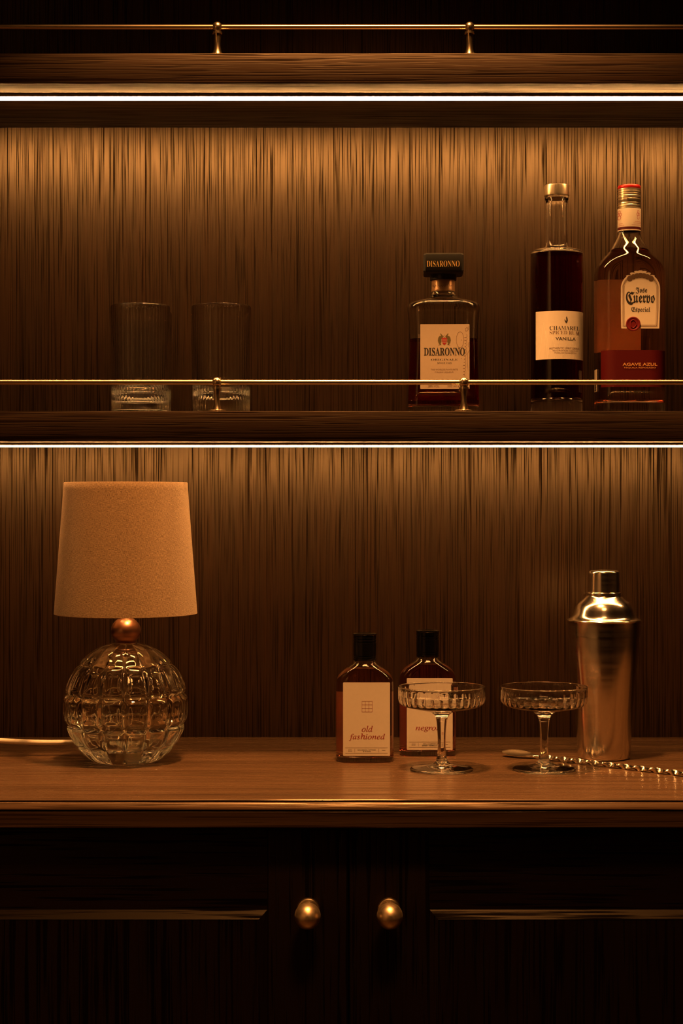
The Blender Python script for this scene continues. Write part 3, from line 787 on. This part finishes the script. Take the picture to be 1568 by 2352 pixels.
# label
sF = BF / F
A = Art(1017.5, HY, sF, -Dp / 2 * .965 - .0012)
ylab = -Dp / 2 - .0001
A.y = ylab
A.card(rr_px(963.5, 1076.5, 744.5, 893.6, 1.5), 0)
A.text(math_bold('DISARONNO'), 971.9, 1066, 798.6, 816.9, 1, bold=.012)
A.text(math_bold('ORIGINALE'), 988.3, 1050, 823.9, 828.2, 1, bold=-.01)
A.text('SINCE 1525', 1002.5, 1035.4, 832, 835.6, 1)
A.text("THE WORLD'S FAVOURITE", 987.4, 1050, 847, 850.8, 2)
A.text('ITALIAN LIQUEUR', 996.8, 1040, 853.2, 857, 2)
A.text('ILLVA SARONNO', 998.3, 1038.5, 868.3, 871.9, 3)
A.text('28% VOL', 981, 1007.5, 884.4, 889.6, 2); A.text('500 ml e', 1025.9, 1052.8, 884.4, 889.6, 2)
# crest: shield between two beasts
for sg in (-1, 1):
    X = lambda q: 1018.7 + sg * q
    A.poly([(X(5.5), 769), (X(8), 765.5), (X(10), 767.5), (X(7.5), 769.5), (X(8.2), 771.5), (X(11.5), 772), (X(14), 776), (X(15), 782), (X(13.5), 787.5), (X(10), 791), (X(7), 792.5), (X(8.5), 788.5), (X(6.5), 785), (X(6.8), 779), (X(3.5), 775.8), (X(2.2), 772)], 4)
    A.line([(X(13.5), 792.5), (X(9), 792), (X(12), 789.5)], .7, 4)
A.poly([(1012.8, 776), (1024.8, 776), (1024.6, 784), (1022.5, 789), (1018.8, 792.3), (1015, 789), (1013, 784)], 5, .0004)
for yy in (779.5, 783, 786.3): A.line([(1014.3, yy), (1023.4, yy)], .8, 0, .0005)
A.line([(1018.7, 769), (1017, 773), (1020, 776)], .8, 4)
# handwritten flourish
A.line(circ(1054.9, 780.5, 8.6, 26, 18.5, 0, 360) + [(1063.5, 780.5)], .75, 2, .00027)
A.line([(1053.5, 799), (1054, 809), (1056, 815)], .7, 2, .00027)
hw = []
for i in range(90):
    t = i / 89; y = 866 - t * 96
    hw.append((1064 + 4.5 * t + 2.6 * math.sin(i * .95) * (1 - .3 * math.sin(i * .21)), y + 1.8 * math.cos(i * .95)))
A.line(hw, .6, 2, .00027)
A.line([(1074, 757), (1071, 752), (1066.5, 755.5), (1068, 761), (1072, 760), (1075, 749)], .7, 2, .00027)
A.line([(1075.5, 786), (1073.2, 792), (1074.5, 798)], .7, 2, .00027)
A.line([(1076, 805), (1072, 812), (1071.5, 830), (1073, 851)], .7, 2, .00027)
A.poly(circ(1057.8, 781.2, .9, 8), 2, .00027); A.poly(circ(1058.2, 824.2, .8, 8), 2, .00027)
shift_art(A, -SB)
fl = A.g.build('front_label', [M['paper_dis'], M['ink'], M['ink_brown'], M['ink_soft'], M['olive'], M['ink_red']], am, smooth=None)
A = None
Geo().box(-.034, .028, Dp / 2 * .98, Dp / 2 * .98 + .0002, .022, dz(762)).build('back_label', M['paper_dis'], am, smooth=None)

# ---------------------------------------------------------------- spiced rum bottle
RD = 2.27; s = RD / F; RR = 59.7 * s
def rz_(y): return hz(y, RD, SB)
rm = thing('rum_bottle', 'slim round bottle of dark vanilla spiced rum with flat gold cap', 'bottle', on_shelf(1278, RD))
op_ = [(0, .0015), (RR * .80, .0010), (RR * .9, 0), (RR * .97, .0006), (RR, .003), (RR, .02), (RR, rz_(700)), (RR, rz_(588))]
op2 = chaikin([(RR, rz_(588)), (RR * .995, rz_(582)), (RR * .95, rz_(577.5)), (RR * .75, rz_(574)), (RR * .55, rz_(572)), (26.5 * s, rz_(568)), (25.2 * s, rz_(560)), (25 * s, rz_(545))], 3)
op3 = [(25 * s, rz_(470)), (25 * s, rz_(462)), (27 * s, rz_(459.5)), (27 * s, rz_(452)), (0, rz_(452))]
g = Geo(); lathe_geo(g, op_ + op2[1:] + op3, 96)
wt_ = .0028; levR = rz_(585)
neck = chaikin([(22 * s, rz_(560)), (22 * s, rz_(545)), (21.8 * s, rz_(500)), (21.5 * s, rz_(455))], 1)
void = [(0, levR + .0003), (RR - wt_, levR + .0003)] + chaikin([(RR - wt_, levR + .0003), (RR * .9, rz_(581)), (RR * .6, rz_(576)), (24 * s, rz_(571)), (22 * s, rz_(560))], 2)[1:] + neck[1:] + [(0, rz_(455))]
lathe_geo(g, void, 96, flip=True)
g.build('bottle_glass', M['glass'], rm, smooth=40)
liq = [(0, .0235), (RR * .5, .0225), (RR * .82, .0200), (RR * .92, .0225), (RR - wt_, .027), (RR - wt_, levR), (0, levR)]
lathe('liquor', liq, glass('rum_liquor', (1, 1, 1), .90, 0, (.72, .12, .03), 110), rm, 96, smooth=40)
cp = [(0, rz_(451.8)), (27 * s, rz_(451.8)), (28.6 * s, rz_(450.5)), (28.8 * s, rz_(448)), (28.8 * s, rz_(430)), (28.2 * s, rz_(427)), (26.5 * s, rz_(426)), (0, rz_(426))]
cp_ = lathe('stopper_cap', cp, M['gold_cap'], rm, 64, smooth=30); cp_['label'] = 'flat satin gold stopper cap'
# wrapped label
RF = RD - RR; sF = RF / F * 1.0
A = Art(1278, HY, s, 0, cylbend(RR + .00005, -SB))
k_ = RD / RF                        # front surface sits nearer than the axis
def ry(y): return HY + (y - HY) / k_
n = 40; a0, a1 = math.radians(-59), math.radians(84)
v = []
for i in range(n + 1):
    a = a0 + (a1 - a0) * i / n
    for (dr, yy) in ((.0002, 825), (.0002, 714), (-.0001, 714), (-.0001, 825)):
        rr = RR + dr; v.append((rr * math.sin(a), -rr * math.cos(a), (HY - ry(yy)) * s - SB))
f = []
for i in range(n):
    for j in range(4): f.append((i * 4 + j, i * 4 + (j + 1) % 4, (i + 1) * 4 + (j + 1) % 4, (i + 1) * 4 + j))
f += [(0, 1, 2, 3), (n * 4 + 3, n * 4 + 2, n * 4 + 1, n * 4)]
A.g.add(v, [q[::-1] for q in f], 0)
def T(body, x0, x1, y0, y1, mat, bold=0): A.text(body, x0, x1, ry(y0), ry(y1), mat, bold=bold)
T(math_bold('CHAMAREL'), 1255.2, 1324.3, 748.8, 757.9, 1, -.012)
T(math_bold('SPICED RUM'), 1255.2, 1324, 760.0, 767.9, 2, -.016)
T('VANILLA', 1268.3, 1315, 774.5, 781.7, 1, .012)
T('AUTHENTIC SPIRIT DRINK', 1254.3, 1325, 797.8, 802.2, 2); T('MADE FROM PURE CANE RUM', 1262, 1320, 804.2, 807.3, 2); T('PRODUCED IN MAURITIUS', 1266, 1317, 809.2, 812.4, 2)
A.poly([(x, ry(y)) for x, y in [(1293.2, 726), (1295.5, 732), (1296, 737), (1293.5, 742), (1291.5, 741.5), (1289, 737.5), (1288.2, 733), (1291, 736.5), (1292.3, 738.5), (1292.5, 733), (1291.8, 730)]], 1)
rnd = random.Random(5)
for (xa, pk, ya) in ((1232, 1243, 739), (1243, 1247, 760), (1252, 1262, 776), (1266, 1274, 786), (1300, 1311, 778), (1312, 1320, 770), (1322, 1324, 738), (1284, 1292, 790)):
    A.line([(xa, ry(822)), (xa + (pk - xa) * .5, ry((822 + ya) / 2 + 6)), (pk, ry(ya)), (pk + 5, ry((822 + ya) / 2)), (pk + 8, ry(822))], .6, 3)
A.g.build('front_label', [M['paper_aged'], M['ink'], M['ink_brown'], pbr('pale_leaf_print', (.62, .55, .45), .6)], rm, smooth=30)

# ---------------------------------------------------------------- tequila bottle
QD = 2.272; s = QD / F
def qz(y): return hz(y, QD, SB)
tq = thing('tequila_bottle', 'broad clear bottle of amber tequila with cream label and red wax seal', 'bottle', on_shelf(1444.5, QD))
Wq, Dq = 157 * 2.25 / F, .068
ctl = [(0, Wq * .90, Dq * .86, .018), (.0012, Wq * .985, Dq * .97, .020), (.006, Wq * 1.005, Dq, .021), (.016, Wq * .99, Dq, .021), (qz(893), Wq * .985, Dq * .98, .021), (qz(885), Wq * .99, Dq * .99, .021), (qz(870), Wq * .99, Dq, .021), (qz(700), Wq, Dq, .021), (qz(640), Wq, Dq, .021),
       (qz(622), Wq * .985, Dq, .022), (qz(610), Wq * .94, Dq * .99, .024), (qz(597), Wq * .82, Dq * .95, .026), (qz(584), Wq * .64, Dq * .80, .0255), (qz(570), .0470, .0460, .0229), (qz(556), .0360, .0360, .0180), (qz(545), .0305, .0305, .0152), (qz(536), .0288, .0288, .0144), (qz(520), .0284, .0284, .0142), (qz(440), .0270, .0270, .0135)]
secs = [ctl[0]] + chaikin(ctl[1:], 2)
lev = qz(576)
g = Geo(); loft(g, secs); loft(g, inner(secs, lev + .0003, qz(444), .0024, 0), flip=True)
g.build('bottle_glass', M['glass'], tq, smooth=45)
g = Geo(); loft(g, inner(secs, .016, lev, .0024, .006)); g.build('liquor', glass('tequila_liquor', (1, 1, 1), .90, 0, (.94, .46, .15), 16), tq, smooth=45)
rq = 26.2 * s
cp = [(.0136, qz(481)), (rq, qz(481))]
for yy, dpth in ((478.5, .0006), (472, .0004), (467.5, .0003), (458, .0005), (450.5, .0004), (445.5, .0006), (440, .0006)):
    q = qz(yy); cp += [(rq, q - .0009), (rq - dpth, q - .0003), (rq - dpth, q + .0003), (rq, q + .0009)]
cp += [(rq, qz(436)), (rq * .98, qz(435.6))]
q1 = lathe('screw_cap', cp, M['gold_cap'], tq, 64, smooth=30, cap1=True); q1['label'] = 'ribbed gold screw cap with red top'
lathe('cap_top', [(rq * .985, qz(435.6)), (rq * 1.01, qz(434.5)), (rq * 1.01, qz(429.5)), (rq * .97, qz(427.8)), (0, qz(427.6))], M['red_cap'], q1, 64, cap0=False)
rn = 26.6 * s
nk = Geo(); lathe_geo(nk, [(.0143, qz(533.2)), (rn, qz(533)), (rn, qz(530.5))], 64, mat=0, cap0=False, cap1=False); lathe_geo(nk, [(rn, qz(530.5)), (rn, qz(524.5))], 64, mat=1, cap0=False, cap1=False); lathe_geo(nk, [(rn, qz(524.5)), (rn, qz(482)), (.0137, qz(481.2))], 64, mat=0, cap0=False, cap1=False)
A = Art(1445.5, HY, s, 0, cylbend(rn + .00005, -SB)); A.g = nk
for ex in (1462.5, 1421.3):
    for (a, b, c_) in ((0, 490, 3.4), (-2.2, 496, 3.2), (2.4, 496, 3.2), (0, 503, 4.6)):
        A.line(circ(ex + a, b, c_ * .55, 10, c_) + [(ex + a + c_ * .55, b)], .8, 2, .0002)
for (a, b, yy) in ((1454, 1470, 513), (1451, 1470.5, 516.5), (1447, 1471, 520.5), (1420.5, 1427.5, 517), (1420.5, 1430, 521)):
    x = a
    while x < b: A.poly([(x, yy - .6), (x + 1.1, yy - .6), (x + 1.1, yy + .6), (x, yy + .6)], 2, .0002); x += 1.8
A.g.build('neck_label', [M['paper_aged'], M['red'], M['ink_red']], tq, smooth=30)
# main label
sF = (QD - Dq / 2) / F
A = Art(1444.5, HY, sF, -Dq / 2 - .0001)
cx = 1460.2
def arch(e):
    L_, R_ = 1415.2 + e, 1505.2 - e
    pts = [(1416.2 + e, 754.8 - e), (L_, 700), (L_, 664)]
    pts += [(cx - (45 - e) * math.cos(math.radians(a)), 664 - (40 - e) * math.sin(math.radians(a)) ** .95) for a in range(8, 46, 6)]
    if e < 2:
        for i in range(7):
            a = math.radians(-125 + 70 * i / 6 * 1.0); 
        sc_ = [(cx - 27.5 + 55 * i / 6, 637.5 - 10.8 * (1 - ((i - 3) / 3.0) ** 2) - 0) for i in range(7)]
        for (ax, ay) in sc_: pts += [(ax + 6.2 * math.cos(math.radians(t_)), ay - 3.0 - 2.3 * math.sin(math.radians(t_)) + 0) for t_ in (150, 120, 90, 60, 30)]
    else:
        pts += [(cx - (45 - e) * math.cos(math.radians(a)), 664 - (40 - e) * math.sin(math.radians(a)) ** .95) for a in range(50, 131, 8)]
    pts += [(cx - (45 - e) * math.cos(math.radians(a)), 664 - (40 - e) * math.sin(math.radians(a)) ** .95) for a in range(136, 173, 6)]
    pts += [(R_, 664), (R_, 700), (1503.2 - e, 754.8 - e)]
    return pts
A.card(arch(0), 0)
def border(e, wd, mat, cc=0):
    p_ = arch(e); n_ = len(p_)
    A.line(p_ + [p_[0]] if not cc else p_, wd, mat, .00028)
border(3.6, .6, 2); border(5.6, 1.3, 2); border(7.8, .6, 2)
for i in range(7):
    ax, ay = cx - 24.5 + 49 * i / 6, 640.2 - 7.2 * (1 - ((i - 3) / 3.0) ** 2)
    A.poly(circ(ax, ay, 6.4 if i in (0, 6) else 6.0, 20), 4, .00035 + .00001 * i)
    A.line(circ(ax, ay, 4.2, 14) + [(ax + 4.2, ay)], .5, 2, .00055)
A.text(fraktur('Jose'), 1448.7, 1475.7, 660.2, 675.2, 1, bold=.012)
A.text(fraktur('C'), 1426.6, 1446.5, 670.3, 700.9, 1, bold=.01)
A.text(fraktur('uervo'), 1443.5, 1493.4, 677.0, 697.2, 1, bold=.014)
A.text(fraktur('Especial'), 1439.3, 1482.9, 705.2, 720, 1, bold=.008)
shift_art(A, -SB)
A.g.build('front_label', [M['paper_aged'], M['ink'], M['ink_brown'], M['ink_soft'], pbr('brown_medallions', (.10, .055, .025), .5)], tq, smooth=None)
ws = Geo(); lathe_geo(ws, chaikin([(0, 0), (16.6 * sF, 0), (16.8 * sF, .0009), (16 * sF, .0015), (12.5 * sF, .0013), (12.2 * sF, .0010), (0, .0010)], 2), 48)
sx_, sz_ = (1443.3 - 1444.5) * sF, (HY - 744.4) * sF - SB
ws.v = [(sx_ + x, -Dq / 2 - .0003 - z, sz_ + y) for x, y, z in ws.v]
rg = Geo(); pts = [(sx_ + .0036 * math.cos(a) * (1 + .15 * math.cos(3 * a)), -Dq / 2 - .0016, sz_ + .005 * math.sin(a)) for a in [2 * math.pi * i / 32 for i in range(33)]]
tube_geo(ws, pts, .00045, 6)
wsx = ws.build('wax_seal', M['seal'], tq, smooth=40); wsx['label'] = 'dark red round wax seal'
# red band that follows the rounded corners of the bottle
def wrap(name, x0, x1, za, zb_, mats, parent, off=.0003):
    sc = [p_ for p_ in rrect(Wq * .992 + 2 * off, Dq * .996 + 2 * off, .021)]
    path = [p_ for p_ in sc if p_[1] < .012 and x0 <= p_[0] <= x1]
    path = sorted([p_ for p_ in path if p_[0] < 0 and p_[0] < -Wq / 2 + .021], key=lambda q: -q[1]) + sorted([p_ for p_ in path if -Wq / 2 + .021 <= p_[0] <= Wq / 2 - .021], key=lambda q: q[0]) + sorted([p_ for p_ in path if p_[0] > Wq / 2 - .021], key=lambda q: q[1])
    g = Geo(); v = []
    for (x, y) in path:
        k = .0004 / math.hypot(x, y)
        v += [(x, y, za), (x, y, zb_), (x - x * k, y - y * k, zb_), (x - x * k, y - y * k, za)]
    n_ = len(path); f = []
    for i in range(n_ - 1):
        for j in range(4): f.append((i * 4 + j, (i + 1) * 4 + j, (i + 1) * 4 + (j + 1) % 4, i * 4 + (j + 1) % 4))
    f += [(3, 2, 1, 0), (n_ * 4 - 4, n_ * 4 - 3, n_ * 4 - 2, n_ * 4 - 1)]
    g.add(v, [q[::-1] for q in f], 0); return g
g = wrap('x', -Wq / 2 + .0025, Wq / 2, (HY - 889) * sF - SB, (HY - 804.5) * sF - SB, None, tq)
A = Art(1444.5, HY, sF, -Dq / 2 - .0006)
A.text('AGAVE AZUL', 1419.0, 1498.8, 833.8, 840.5, 1, bold=.02); A.text('TEQUILA REPOSADO', 1421.6, 1495.3, 843.2, 847.4, 1)
shift_art(A, -SB)
g.add(A.g.v, A.g.f, 1)
g.build('red_band_label', [M['red'], pbr('dull_gold_print', (.50, .24, .08), .5)], tq, smooth=40)
g = Geo(); X0 = -Wq / 2 - .0004
g.box(X0 - .0002, X0 + .0002, -.016, .004, (HY - 897) * sF - SB, (HY - 846) * sF - SB)
for i in range(12):
    zz = (HY - 895 + i * 2.1) * sF - SB; g.box(X0 - .00035, X0 - .0002, -.014, .002, zz, zz + (.0004 if i % 3 else .0008), mat=1)
g.build('tax_sticker', [M['paper_aged'], M['ink']], tq, smooth=None)
Geo().box(-.034, .018, Dq / 2 * .995, Dq / 2 * .995 + .0002, (HY - 812) * .578e-3 - SB, (HY - 648) * .578e-3 - SB).build('back_label', M['paper'], tq, smooth=None)
